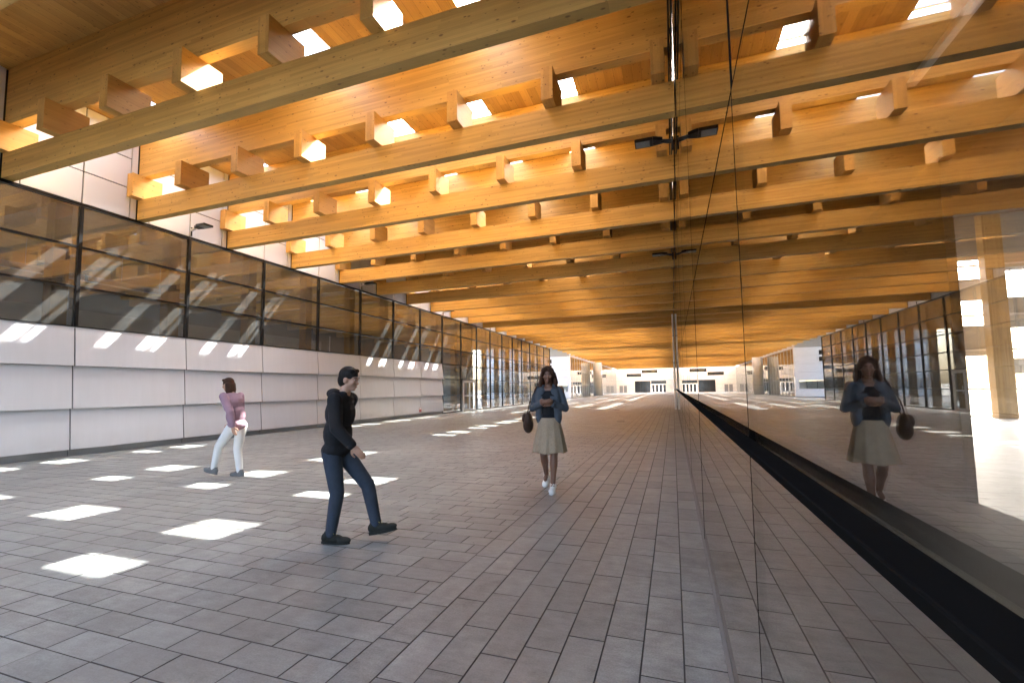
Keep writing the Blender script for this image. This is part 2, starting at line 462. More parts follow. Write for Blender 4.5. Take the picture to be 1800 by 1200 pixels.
# ------------------------------------------------------------------ left building (glazed hall with white cladding)
LB = tag(empty('glazed_hall', (W,15,0)), 'long hall with white cladding below dark glazing, left of the passage', 'building')
def lpart(name, mb, mat, bevel=0):
    o = mb.build(name, mat, LB, None, bevel); o.matrix_parent_inverse = LB.matrix_basis.inverted(); return o
m0 = 6.67
NM0, NM1, NPAN = -4, 17, 7     # mullion range; panels up to mullion NPAN, full glass beyond
my = lambda k: m0+BAY*k
TZ = [3.03,3.98,4.95,5.95]
ZP = [(.155,1.085),(1.1,2.085),(2.1,3.015)]
MX = W-.30
for k in range(NM0, NPAN):
    a, b = my(k)+.013, my(k+1)-.013
    for (z0,z1) in ZP:
        xt, xb, th = W-.005, W+.075, .02
        m = MB().hexa([(xb-th,a,z0),(xb,a,z0),(xb,b,z0),(xb-th,b,z0),(xt-th,a,z1+.03),(xt,a,z1+.03),(xt,b,z1+.03),(xt-th,b,z1+.03)])
        m = MB(); m.hexa([(xb-th,a,z0),(xb,a,z0),(xb,b,z0),(xb-th,b,z0),(xt-th,a,z1+.01),(xt,a,z1+.01),(xt,b,z1+.01),(xt-th,b,z1+.01)])
        lpart('cladding_panel', m, M['white'], .003)
    lpart('plinth', MB().box(W-.03,W+.0,a,b,0,.153), M['plinth'])
lpart('backing_wall', MB().box(W-.28,W-.06,my(NM0),my(NPAN)-.03,0,3.0), M['dark'])
lpart('sill', MB().box(W-.05,W+.012,my(NM0),my(NPAN),3.018,3.045), M['black'])
for k in range(NM0, NM1+1):
    z0 = 3.045 if k < NPAN else 0
    lpart('mullion', MB().box(W-.08,W+.03,my(k)-.035,my(k)+.035,z0,5.95), M['black'])
lpart('top_rail', MB().box(W-.08,W+.035,my(NM0),my(NM1)+.035,5.952,6.02), M['black'])
tr = MB()
for k in range(NM0, NM1):
    a, b = my(k)+.0355, my(k+1)-.0355
    for z in (3.98,4.95): tr.box(W-.06,W+.018,a,b,z-.025,z+.025)
    if k >= NPAN:
        for z in (1.09,2.09,3.03):
            if k == NPAN+1 and z < 2: continue
            tr.box(W-.06,W+.018,a,b,z-.022,z+.022)
        if k != NPAN+1: tr.box(W-.06,W+.018,a,b,.0,.05)
lpart('transom', tr, M['black'])
for k in range(NM0, NM1):
    a, b = my(k)+.036, my(k+1)-.036
    zs = [(3.046,3.954),(4.006,4.924),(4.976,5.95)]
    if k >= NPAN: zs = ([(.051,1.067),(1.113,2.067)] if k != NPAN+1 else []) + [(2.113,3.007),(3.053,3.954)] + zs[1:]
    g = MB()
    for (z0,z1) in zs: g.box(W-.02,W-.008,a,b,z0,z1)
    lpart('glass_pane', g, M['glass_left'])
# glazed double door
a, b = my(NPAN+1)+.036, my(NPAN+2)-.036
dy0, dy1 = a+.34, b-.28
fr = MB(); fr.box(W-.05,W+.03,dy0-.07,dy0,0,2.066); fr.box(W-.05,W+.03,dy1,dy1+.07,0,2.066); fr.box(W-.05,W+.03,dy0,dy1,2.0,2.066)
dfr = lpart('door_frame', fr, M['lightmetal'])
mid = (dy0+dy1)/2
for (p,q,hx) in ((dy0+.005,mid-.004,mid-.12),(mid+.004,dy1-.005,mid+.12)):
    l = MB(); l.box(W-.035,W+.015,p,p+.08,.01,1.995); l.box(W-.035,W+.015,q-.08,q,.01,1.995); l.box(W-.035,W+.015,p+.08,q-.08,1.9,1.995); l.box(W-.035,W+.015,p+.08,q-.08,.01,.12); l.box(W-.035,W+.015,p+.08,q-.08,.98,1.05)
    dl = lpart('door', l, M['lightmetal'])
    gl = MB().box(W-.016,W-.006,p+.081,q-.081,.121,.979); gl.box(W-.016,W-.006,p+.081,q-.081,1.051,1.899)
    o = gl.build('pane', M['glass_clear'], dl)
    h = MB().tube([(W+.055,hx,.85),(W+.055,hx,1.25)],.014).tube([(W+.01,hx,.9),(W+.055,hx,.9)],.01).tube([(W+.01,hx,1.2),(W+.055,hx,1.2)],.01)
    h.build('handle', M['alu'], dl)
sg = MB().box(W-.02,W-.008,a,dy0-.071,.01,2.066); sg.box(W-.02,W-.008,dy1+.071,b,.01,2.066)
lpart('glass_pane', sg, M['glass_left'])
# white fascia above the glazing, between beams
for n in range(-4, 18):
    y0, y1 = rowY(n)+TH, rowY(n+1)
    if y0 > my(NM1): break
    y1 = min(y1, my(NM1)+.035)
    ym = my(n) if n > -4 else None
    f = MB(); g_ = .016
    xs = [(y0+.10, my(n)+0.0), (my(n)+.0, y1-.17)] if y1-y0 > 2 else [(y0+.1,y1-.17)]
    for (p,q) in xs:
        for (z0,z1) in ((6.03,6.83),(6.83,7.63),(7.63,8.45)):
            if q-p > .05: f.box(W-.05,W-.012,p+g_,q-g_,z0+g_,z1-g_)
    f.box(W-.05,W-.004,y0+.002,y0+.09,6.03,8.45); f.box(W-.05,W-.004,y1-.16,y1-.03,6.03,8.45)
    lpart('fascia', f, M['fascia'])
lpart('fascia_backing', MB().box(W-.2,W-.055,my(NM0),my(NM1),6.022,8.75), M['dark'])
# interior shell: floor, back wall with openings, roof
XB = -25.
lpart('interior_floor', MB().box(XB,W-.05,my(NM0),my(NM1),-.02,.004), M['innerfloor'])
bw = MB()
bw.box(XB-.2,XB,my(NM0),24.,3.6,8.4)
for y_ in (-3.,3.,9.,15.,21.): bw.box(XB-.2,XB,y_,y_+1.2,0,3.6)  # gaps between these piers, hidden by the partition, are added to let light in
for (p,q) in ((24.,25.),(28.6,29.6),(33.2,34.4),(38.,39.),(42.6,43.4),(47.,48.),(50.4,51.)): bw.box(XB-.2,XB,p,q,0,3.9)
bw.box(XB-.2,XB,24.,46.3,3.9,8.4); bw.box(XB-.2,XB,46.3,51.,6.4,8.4)
bw.box(XB-.2,XB,25.,28.6,0,.5); bw.box(XB-.2,XB,34.4,38.,0,.35); bw.box(XB-.2,XB,43.4,46.3,0,.3)
for z in (2.6,): bw.box(XB-.12,XB-.04,25.,28.6,z,z+.12); bw.box(XB-.12,XB-.04,34.4,38.,z,z+.12)
lpart('back_wall', bw, M['plaster'])
lpart('stair_core', MB().box(-22.8,-20.6,41.,45.5,.005,7.34), M['plaster'])
ef = MB()
for x in (-25.,-22.,-19.,-16.): ef.box(x,x+.07,my(NM1)-.07,my(NM1),.005,7.34)
for z in (1.1,2.1,4.,5.95): ef.box(XB+.08,W-.1,my(NM1)-.06,my(NM1)-.01,z,z+.05)
lpart('end_frame', ef, M['black'])
lpart('counter', MB().box(-18.,-16.2,26.5,27.1,.005,1.1).box(-17.2,-16.7,29.,31.5,.005,1.25), M['brownscreen'])
lpart('near_cladding', MB().box(W-.2,W-.02,-21.,my(NM0)-.01,0,8.44), M['white'])
lpart('end_wall', MB().box(XB,W-.21,my(NM0)-.2,my(NM0),0,8.7), M['plaster'])
lpart('roof', MB().box(XB-.4,-17.6,my(NM0)-.2,my(NM1)+.1,8.76,8.9).box(-14.6,W-.01,my(NM0)-.2,my(NM1)+.1,8.76,8.9), M['roofing'])
lpart('ceiling', MB().box(XB,-16.25,my(NM0),my(NM1),7.35,7.5).box(-15.75,W-.21,my(NM0),my(NM1),7.35,7.5), M['deck'])
lpart('added_roof_light', MB().box(-16.24,-15.76,my(NM0),my(NM1),7.42,7.46), M['frosted'])  # unseen frosted ceiling strip, added to light the hall interior
# white partition with shelving block deep inside, mezzanine slab edge
lpart('partition', MB().box(-19.2,-19.,my(NM0),21.,0,4.3).box(-19.0,-18.98,7.,7.03,0,4.3).box(-19.0,-18.98,12.,12.03,0,4.3), M['partition'])
# interior glulam beams over the hall
im = MB().box(XB+.05,W-.62,0,.22,0,.5).mesh('hall_beam', M['beam'])
for k in range(-2, 17):
    o = beam('hall_beam', im, my(k)-.3, 5.98)
    tag(o, 'glulam beam inside the glazed hall behind the dark glass, %s from the near end' % ordn(k+3), 'beam', 'beams inside the glazed hall')
# timber columns just inside each mullion
cm = MB().box(-.16,.16,-.16,.16,0,5.97).mesh('timber_column', M['post'])
for k in range(-2, NM1):
    o = beam('timber_column', cm, my(k)-.19, .006); o.location.x = W-.45
    tag(o, 'square timber column standing just inside the dark glazing, %s from the near end' % ordn(k+3), 'column', 'timber columns inside the glazed hall')
# ventilation pipe with hangers behind the first panes
dp = MB().tube([(-17.2,2.0,5.05),(-17.2,12.,5.05)], .10, 14)
for k in range(8): dp.tube([(-17.2,2.6+k*1.2,5.15),(-17.2,2.6+k*1.2,5.9)], .01, 6)
tag(dp.build('ventilation_pipe', M['duct'], smooth=False), 'silvery ventilation pipe hung inside the hall behind the nearest dark panes', 'pipe')
# red fire sign on the last cladding panel
sx = W+.075
s = MB().box(sx+.001,sx+.006,22.08,22.34,.22,.47).build('fire_sign', M['red'])
tag(s, 'little red and white sign low on the white cladding', 'sign')
MB().box(sx+.0062,sx+.008,22.10,22.32,.38,.45).build('sign_band', M['signwhite'], s)

# ------------------------------------------------------------------ floodlights
def floodlight(label, loc, flip):
    t = tag(empty('floodlight', loc), label, 'floodlight', 'black floodlights above the glazing')
    s_ = -1 if flip else 1
    MB().tube([(0,0,-.16),(0,0,.10)], .022, 10).build('bracket', M['black'], t)
    a = MB().tube([(0,0,.02),(s_*.10,0,.035),(s_*.2,0,.06)], [.045,.04,.035], 12); a.build('arm', M['lightmetal'] if not flip else M['black'], t)
    hd = MB(); z = .05
    hd.hexa([(s_*.18,-.07,z-.01),(s_*.36,-.13,z),(s_*.36,.13,z),(s_*.18,.07,z-.01),(s_*.18,-.06,z+.06),(s_*.36,-.12,z+.075),(s_*.36,.12,z+.075),(s_*.18,.06,z+.06)])
    hd.box(min(s_*.362,s_*.70),max(s_*.362,s_*.70),-.14,.14,z+.004,z+.06)
    ho = hd.build('lamp_head', M['black'], t, None, .004)
    MB().box(min(s_*.42,s_*.68),max(s_*.42,s_*.68),-.11,.11,z-.002,z+.003).build('lens', M['lens'], ho)
    return t
M['lens'] = simple('lamp_lens', (.42,.46,.45), .15, .1, .15, 30)
for i,k in enumerate((1,4,7,10,13)):
    floodlight('black floodlight on the top rail of the left glazing, %s from the near end' % ordn(i+1), (W+.06,my(k),6.20), False)
for i,y in enumerate((9.05,17.1)):
    floodlight('black floodlight on the right-hand glass wall, %s from the near end' % ordn(i+1), (G-.05,y,6.12), True)

# ------------------------------------------------------------------ right building (reflective glass wall)
RB = tag(empty('glass_wall', (G,20,0)), 'tall reflective glass wall with dark rail along the right side of the passage', 'glass wall')
def rpart(name, mb, mat, bevel=0):
    o = mb.build(name, mat, RB, None, bevel); o.matrix_parent_inverse = RB.matrix_basis.inverted(); return o
JY = [1.62+3.03*i for i in range(-8,40)]
JY = [y for y in JY if y < YEND-1]+[YEND-.3]
JZ = [.0,2.386,5.1,8.44]
for a, b in zip(JY[:-1], JY[1:]):
    for j in range(3):
        # panes sit a hair out of true, so reflections break at the joints
        e = random.uniform(-.0012,.0012)
        z0, z1 = JZ[j]+.006, JZ[j+1]-.006
        m = MB(); m.hexa([(G+e,a+.0105,z0),(G+.012+e,a+.0105,z0),(G+.012-e,b-.006,z0),(G-e,b-.006,z0),(G+e,a+.006,z1),(G+.012+e,a+.006,z1),(G+.012-e,b-.006,z1),(G-e,b-.006,z1)])
        rpart('glass_pane', m, M['glass_right'])
jt = MB()
for y in JY: jt.box(G-.001,G+.014,y-.010,y+.010,.0,8.44)
for z in JZ[1:3]:
    for a, b in zip(JY[:-1], JY[1:]): jt.box(G-.001,G+.014,a+.0101,b-.0101,z-.006,z+.006)
M['railblack'] = simple('matt_black_rail', (.011,.0105,.010), .9, 0, .1, 10, .0)
rpart('joint_seal', jt, M['railblack'])
rpart('base_channel', MB().box(G-.02,G-.002,JY[0],JY[-1],-.006,.012), M['plinthlight'])
rpart('rail', MB().box(.173,G-.0025,-1.2,60.,1.2243,1.2407), M['railblack'], .003)
# metal tube along the heads of the panes, with sleeves
hp = MB().tube([(G-.035,4.0,7.15),(G-.035,60.,7.15)], .016, 10); hp.tube([(G-.075,4.0,7.15),(G-.075,60.,7.15)], .016, 10)
for k in range(14): hp.tube([(G-.035,7.4+3.55*k,7.15),(G-.035,7.5+3.55*k,7.15)], .024, 10)
rpart('head_tube', hp, M['black'])
# interior: floor, brown screen wall, bulkhead, dark soffit, bright back room
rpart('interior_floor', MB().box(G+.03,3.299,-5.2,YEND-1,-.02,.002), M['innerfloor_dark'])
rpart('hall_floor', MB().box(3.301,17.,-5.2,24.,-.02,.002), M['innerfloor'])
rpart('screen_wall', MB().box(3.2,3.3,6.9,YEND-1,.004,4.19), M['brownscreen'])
rpart('sky_blocker', MB().box(3.3,3.46,-5.2,YEND-1,4.36,8.48), M['brownscreen'])  # added wall that blocks open sky above the soffit
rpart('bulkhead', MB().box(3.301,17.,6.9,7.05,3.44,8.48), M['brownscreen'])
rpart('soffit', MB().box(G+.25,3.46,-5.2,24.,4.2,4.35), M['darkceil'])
rpart('soffit_strip', MB().box(G+.25,3.5,24.,YEND-1,4.2,4.35), M['darkceil'])
rpart('near_wall', MB().box(G+.25,17.,-5.4,-5.2,0,8.7), M['darkceil'])
rpart('roof', MB().box(G+.02,7.4,-5.4,24.,8.5,8.7).box(9.4,17.2,-5.4,24.,8.5,8.7).box(7.4,9.4,-5.4,4.,8.5,8.7), M['roofing'])
rpart('added_roof_light', MB().box(7.41,9.39,4.01,24.,8.62,8.66), M['frosted'])  # frosted roof strip added to brighten the room behind the glass
rpart('roof_strip', MB().box(G+.02,3.5,24.,YEND-1,8.5,8.7), M['roofing'])
wf = MB()
for x in (3.46,5.6,7.8,10.,12.2,14.4,16.92): wf.box(x,x+.08,23.9,24.,.0,8.48)
for z in (0.,1.1,2.7,4.12,6.2): wf.box(3.54,16.92,23.92,23.98,z,z+.07)
rpart('window_frame', wf, M['lightmetal'])
iw = MB()
for (p,q,zs_) in ((3.54,11.3,((2.5,3.7),(4.7,5.9),(6.6,8.48))),(11.31,12.2,((2.5,3.75),(4.8,5.7),(6.5,8.48))),(12.21,16.92,((1.75,2.35),(3.6,4.85),(5.95,8.48)))):
    for (z0,z1) in zs_: iw.box(p,q,24.01,24.12,z0,z1)
rpart('infill_wall', iw, M['plaster'])
rpart('ceiling_beams', MB().box(3.5,17.,12.,12.25,7.7,8.48).box(3.5,17.,17.,17.25,7.7,8.48).box(3.5,17.,21.,21.25,7.7,8.48), M['post'])
rpart('side_wall_bands', MB().box(17.,17.1,-5.2,24.,0,1.0).box(17.,17.1,-5.2,24.,3.2,8.48), M['plaster'])  # plaster bands; the unseen opening between them is added to light the room
for (x,y,w) in ((12.15,23.2,'close to its far window'),):
    o = box('room_column', x-.3,x+.3,y-.2,y+.2,.004,8.48, M['post'])
    tag(o, 'square timber column in the bright room behind the right glass, '+w, 'column')
# slim light fittings hanging inside the room
for (x,y0_,y1_,z,w) in ((2.0,2.2,4.6,3.9,'closer to the glass'),(4.4,3.0,6.2,3.9,'farther from the glass')):
    o = MB().box(x-.03,x+.03,y0_,y1_,z,z+.05).build('strip_light', M['lightmetal'])
    tag(o, 'unlit pale strip light under the dark soffit behind the glass, '+w, 'strip light', 'strip lights behind the glass')

# white downpipe at the edge of the glass wall
pp = MB().tube([(G-.09,30.5,0),(G-.09,30.5,6.02)], .055, 14)
po = pp.build('white_pipe', M['signwhite'], smooth=False); tag(po, 'white vertical pipe standing against the far part of the glass wall', 'pipe')
pc = MB()
for z in (1.2,2.9,4.6): pc.tube([(G-.09,30.5,z),(G-.09,30.5,z+.06)], .064, 14)
pc.build('collar', M['plinth'], po)

# ------------------------------------------------------------------ second building beyond the gap, round column, end building
B2 = tag(empty('far_hall', (-13.9,64,0)), 'white clad hall with glass side and ribbon window beyond the open gap', 'building')
def part2(name, mb, mat, P_, bevel=0):
    o = mb.build(name, mat, P_, None, bevel); o.matrix_parent_inverse = P_.matrix_basis.inverted(); return o
w2 = MB()
x0, x1 = -27., -13.9
for (za,zb) in ((.0,.95),(2.0,3.0),(3.0,4.0),(4.0,5.0),(5.0,6.0)):
    for xa in (-26.8,-23.6,-20.4,-17.2): w2.box(xa+.01,min(xa+3.2,x1)-.01,63.9,64.,za+.012,zb-.012)
part2('cladding', w2, M['signwhite'], B2)
part2('core_wall', MB().box(x0,x1-.02,64.002,64.3,0,.95).box(x0,x1-.02,64.002,64.3,2.,8.7).box(x0,-17.3,64.002,64.3,.95,2.), M['plaster'], B2)
part2('corner_post', MB().box(-14.1,-13.72,63.88,64.3,0,6.02), M['signwhite'], B2)
rw = MB(); 
for xa in (-17.2,-16.1,-15.0): rw.box(xa,xa+.05,63.95,64.,.95,2.)
f2 = part2('window', rw, M['black'], B2)
MB().box(-17.15,-14.1,64.02,64.03,.95,2.).build('pane', M['glass_clear'], f2)
part2('vent', MB().box(-17.,-16.4,63.87,63.895,4.25,4.8).box(-17.,-16.4,63.87,63.895,5.05,5.6), M['black'], B2)
part2('roof', MB().box(-27.,-13.31,64.,YEND+8,8.5,8.7), M['roofing'], B2)
part2('added_canopy', MB().box(-21.,-13.31,51.2,63.99,8.5,8.7), M['roofing'], B2)  # slab over the gap, added to shade the white end wall
part2('floor', MB().box(-27.,-13.9,64.3,YEND,-.02,.003), M['innerfloor'], B2)
part2('back_wall', MB().box(-27.,-26.8,64.3,YEND,0,2.2).box(-27.,-26.8,64.3,YEND,5.2,8.5), M['whitewall'], B2)
gm = MB(); y = 64.4
while y < YEND-.2: gm.box(-13.98,-13.9,y,y+.05,0,6.02); y += 1.9
for z in (0.,2.0,4.0,5.96): gm.box(-13.97,-13.91,64.46,YEND-.2,z,z+.05)
part2('mullion', gm, M['alu'], B2)
part2('glass_pane', MB().box(-13.945,-13.935,64.4,YEND-.2,.05,5.95), M['glass_left'], B2)
tb = MB(); y = 65.
while y < 100: 
    tb.tube([(-14.5,y,0.1),(-14.5,y+1.0,3.),(-14.5,y,5.9)], .06, 8); y += 2.0
part2('truss', tb, M['signwhite'], B2)
part2('fascia', MB().box(-13.98,-13.9,64.3,YEND,6.03,8.5), M['fascia'], B2)
# round concrete column
rc = MB().tube([(-12.8,83.4,0),(-12.8,83.4,6.02)], .78, 40, caps=True)
ro = rc.build('round_column', M['concrete']); tag(ro, 'thick round concrete column standing alone far down the passage', 'column')
for f in ro.data.polygons: f.use_smooth = len(f.vertices) == 4
rj = MB()
for z in (1.5,3.0,4.5): rj.tube([(-12.8,83.4,z),(-12.8,83.4,z+.025)], .783, 40, caps=False)
rj.build('joint_ring', M['plinth'], ro)
# end building
EB = tag(empty('end_building', (-7,YEND,0)), 'cream panelled building with glass doors closing the far end of the passage', 'building')
ew = MB()
openings = [(-9.3,-5.4,.0,3.05),(-5.25,-1.6,.0,3.05),(-11.3,-7.6,4.15,5.0),(-7.5,-3.6,5.05,5.9)]
def fill(x0,x1,z0,z1,ops):
    xs = sorted({x0,x1,*[o[0] for o in ops],*[o[1] for o in ops]}); xs = [x for x in xs if x0<=x<=x1]
    for xa, xb in zip(xs[:-1], xs[1:]):
        zs = sorted([(o[2],o[3]) for o in ops if o[0] <= xa+1e-6 and o[1] >= xb-1e-6])
        z = z0
        for (p,q) in zs:
            if p > z: ew.box(xa,xb,YEND,YEND+.3,z,p)
            z = q
        if z < z1: ew.box(xa,xb,YEND,YEND+.3,z,z1)
fill(-27.,G+3.5,0,9.,openings)
part2('wall', ew, M['whitewall'], EB)
jl = MB()
for z in (1.0,2.0,3.12,4.05,5.02): jl.box(-27.,-11.4,YEND-.006,YEND-.002,z-.015,z+.015); jl.box(-9.3 if z>3.1 and z<4.1 else -3.4,G,YEND-.006,YEND-.002,z-.015,z+.015) if z>3.1 else jl.box(-11.4,-9.4,YEND-.006,YEND-.002,z-.015,z+.015)
for x in (-14.2,-12.6,-11.4,-3.5,-2.): jl.box(x-.015,x+.015,YEND-.0085,YEND-.0065,3.1,6.)
part2('panel_joint', jl, M['plinth'], EB)
def window_(x0,x1,z0,z1,nx,frame,name='window'):
    m = MB(); t=.06
    m.box(x0,x1,YEND+.05,YEND+.12,z0,z0+t); m.box(x0,x1,YEND+.05,YEND+.12,z1-t,z1)
    for i in range(nx+1):
        x = x0+(x1-x0-t)*i/nx; m.box(x,x+t,YEND+.05,YEND+.12,z0+t,z1-t)
    o = part2(name, m, frame, EB); MB().box(x0,x1,YEND+.14,YEND+.16,z0,z1).build('pane', M['darkglass'], o); return o
window_(-9.3,-5.4,0,3.05,3,M['black']); window_(-11.3,-7.6,4.15,5.,2,M['black']); window_(-7.5,-3.6,5.05,5.9,1,M['black'])
window_(-5.25,-1.6,2.25,3.05,1,M['black'])
for i in range(4):
    x = -5.15+i*.9
    m = MB(); m.box(x,x+.12,YEND+.04,YEND+.1,.02,2.2); m.box(x+.73,x+.85,YEND+.04,YEND+.1,.02,2.2); m.box(x+.12,x+.73,YEND+.04,YEND+.1,2.05,2.2); m.box(x+.12,x+.73,YEND+.04,YEND+.1,.02,.2)
    o = part2('door', m, M['signwhite'], EB); MB().box(x+.12,x+.73,YEND+.06,YEND+.07,.2,2.05).build('pane', M['darkglass'], o)
part2('louvre', MB().box(-13.2,-12.3,YEND-.02,YEND-.001,.1,1.9).box(-12.1,-11.3,YEND-.02,YEND-.001,.1,1.9), M['plinth'], EB)
part2('kerb', MB().box(-13.8,G,YEND-1.5,YEND-.01,.0,.12), M['concrete'], EB)

# ------------------------------------------------------------------ leafy tree in the gap
def tree(name, label, loc, h, rcrown, seed):
    rg = random.Random(seed)
    t = tag(empty(name, loc), label, 'tree')
    b = MB(); b.tube([(0,0,0),(.05,.03,h*.25),(.0,.05,h*.5),(.08,0,h*.8)], [.09,.07,.05,.02], 9)
    for k in range(9):
        a = rg.uniform(0,6.28); z = h*rg.uniform(.25,.75); d = Vector((math.cos(a),math.sin(a),.5))*rcrown*rg.uniform(.5,.9)
        p = Vector((.03,.03,z)); b.tube([p,p+d*.5+Vector((0,0,.05)),p+d], [.03,.02,.008], 6)
    b.build('trunk', M['bark'], t)
    c = MB()
    clumps = [(Vector((rg.gauss(0,.45)*rcrown,rg.gauss(0,.45)*rcrown,h*rg.uniform(.3,1.0))), rg.uniform(.25,.5)*rcrown) for _ in range(26)]
    for (p,r_) in clumps:
        for _ in range(60):
            d = Vector((rg.gauss(0,1),rg.gauss(0,1),rg.gauss(0,1))).normalized()*r_*rg.uniform(.4,1)
            q = p+d; s_ = rg.uniform(.05,.10)
            u = Vector((rg.gauss(0,1),rg.gauss(0,1),rg.gauss(0,1))).normalized(); v = u.orthogonal().normalized()
            c.quad([q-u*s_, q+v*s_*.55, q+u*s_, q-v*s_*.55])
    c.build('crown', M['leaf'], t)
M['bark'] = simple('bark', (.12,.09,.06), .9, 0, .3, 20)
def leafmat():
    m, nt, out = new_mat('leaf'); N = NT(nt); tc = N.n('TexCoord').outputs['Object']
    c = N.ramp(N.noise(tc, 2.2, 4), [(.3,(.03,.075,.015)),(.7,(.11,.19,.035))])
    d = N.bsdf(c, .5); t = N.n('BsdfTranslucent'); N.l(c, t.inputs[0])
    mx = N.n('MixShader'); mx.inputs[0].default_value = .35; N.l(d, mx.inputs[1]); N.l(t.outputs[0], mx.inputs[2]); N.l(mx.outputs[0], out.inputs[0]); return m
M['leaf'] = leafmat()
tree('leafy_tree', 'small green leafy tree in the sunlit gap beyond the left glazing', (-17.6,59.5,-.03), 4.2, 1.1, 3)
tree('leafy_tree', 'broad green tree outdoors seen through the hall windows', (-33.,44.,-.03), 6.5, 2.2, 5)

# ------------------------------------------------------------------ people
def skinmat(name, col):
    m, nt, out = new_mat(name); N = NT(nt); tc = N.n('TexCoord').outputs['Object']
    f = N.noise(tc, 18, 4); c = N.mix(f, tuple(x*.88 for x in col), tuple(x*1.1 for x in col))
    b = nt.nodes.new('ShaderNodeBsdfPrincipled'); N.l(c, b.inputs['Base Color']); b.inputs['Roughness'].default_value = .48
    b.inputs['Subsurface Weight'].default_value = .08; b.inputs['Subsurface Radius'].default_value = (.02,.008,.004)
    N.l(b.outputs[0], out.inputs[0]); return m
def cloth(name, col, var=.2, weave=260, fade=None, rough=.85, bump=.25):
    m, nt, out = new_mat(name); N = NT(nt); tc = N.n('TexCoord').outputs['Object']
    big = N.noise(tc, 7, 4, .6); wv = N.noise(tc, weave, 2, .6)
    c = N.mix(big, tuple(col), tuple(fade or [x*1.35 for x in col]))
    k = N.math('MULTIPLY_ADD', wv, 2*var, 1-var); c = N.mix(1., c, N.comb(k,k,k), 'MULTIPLY')
    fold = N.noise(tc, 13, 3, .5); h = N.math('ADD', N.math('MULTIPLY', wv, .08), fold)
    N.l(N.bsdf(c, rough, .2, 0, h, bump, .03), out.inputs[0]); return m
def hairmat(name, col):
    m, nt, out = new_mat(name); N = NT(nt); tc = N.n('TexCoord').outputs['Object']; sep = N.n('SeparateXYZ'); N.l(tc, sep.inputs[0])
    st = N.noise(N.comb(N.math('MULTIPLY', sep.outputs[0], 90), N.math('MULTIPLY', sep.outputs[1], 90), N.math('MULTIPLY', sep.outputs[2], 5)), 1.5, 3)
    c = N.mix(st, tuple(x*.45 for x in col), tuple(x*1.7 for x in col))
    N.l(N.bsdf(c, .6, .12, 0, st, .5, .01), out.inputs[0]); return m
M['skin_brown'] = skinmat('brown_skin', (.15,.07,.042)); M['skin_mid'] = skinmat('light_brown_skin', (.40,.23,.16))
M['denim'] = cloth('denim', (.040,.050,.066), .35, 300, (.088,.104,.126)); M['jeans'] = cloth('dark_jeans', (.020,.026,.040), .3, 300, (.042,.055,.078))
M['blackcloth'] = cloth('black_cloth', (.012,.012,.014), .2); M['skirt'] = cloth('beige_lace', (.25,.19,.13), .45, 110, (.36,.285,.205), bump=.35)
M['mauve'] = cloth('mauve_cloth', (.23,.15,.19), .15); M['whitecloth'] = cloth('white_cotton', (.55,.55,.55), .12, 260, (.66,.66,.65))
M['leather'] = cloth('brown_leather', (.035,.02,.014), .15, 90, rough=.5); M['canvaswhite'] = cloth('white_canvas', (.66,.64,.61), .1)
M['rubberwhite'] = simple('white_rubber', (.7,.69,.66), .5); M['shoedark'] = cloth('dark_suede', (.014,.015,.013), .2); M['lace'] = simple('olive_laces', (.30,.28,.07), .7)
M['shoegrey'] = cloth('grey_mesh', (.12,.12,.12), .3, 180); M['hair_brown'] = hairmat('dark_brown_hair', (.045,.022,.014)); M['hair_black'] = hairmat('black_hair', (.012,.010,.009))
M['eye'] = simple('eye_white', (.6,.58,.55), .25); M['iris'] = simple('dark_iris', (.02,.012,.008), .15); M['lip'] = simple('lips', (.22,.07,.06), .45)

def vox(mb, name, mat, parent, voxel, smooth=4, loc=None):
    """weld overlapping volumes into one continuous surface"""
    o = mb.build('tmp', mat)
    r = o.modifiers.new('r','REMESH'); r.mode = 'VOXEL'; r.voxel_size = voxel; r.use_smooth_shade = True
    s_ = o.modifiers.new('s','SMOOTH'); s_.factor = .5; s_.iterations = smooth
    dg = bpy.context.evaluated_depsgraph_get(); me = bpy.data.meshes.new_from_object(o.evaluated_get(dg))
    me.name = name; me.materials.clear(); me.materials.append(mat)
    bpy.data.objects.remove(o)
    n = bpy.data.objects.new(name, me); C.objects.link(n)
    me.polygons.foreach_set('use_smooth', [True]*len(me.polygons))
    if parent is not None: n.parent = parent
    return n
def limb(mb, pts, rs, n=14):
    """tapering chain with rounded joints"""
    pts = [Vector(p) for p in pts]
    for i in range(len(pts)-1):
        a, b = pts[i], pts[i+1]
        mb.tube([a, a.lerp(b,.33), a.lerp(b,.66), b], [rs[i], rs[i]*.67+rs[i+1]*.33, rs[i]*.33+rs[i+1]*.67, rs[i+1]], n)
    for p, r in zip(pts, rs): mb.ell(p, (r,r,r), n, 8)
def calf(mb, knee, ankle, r0, r1):
    k, a = Vector(knee), Vector(ankle)
    mb.tube([k, k.lerp(a,.28), k.lerp(a,.6), a], [r0, r0*1.08, r0*.78, r1], 14); mb.ell(k,(r0,)*3,14,8); mb.ell(a,(r1,)*3,12,7)
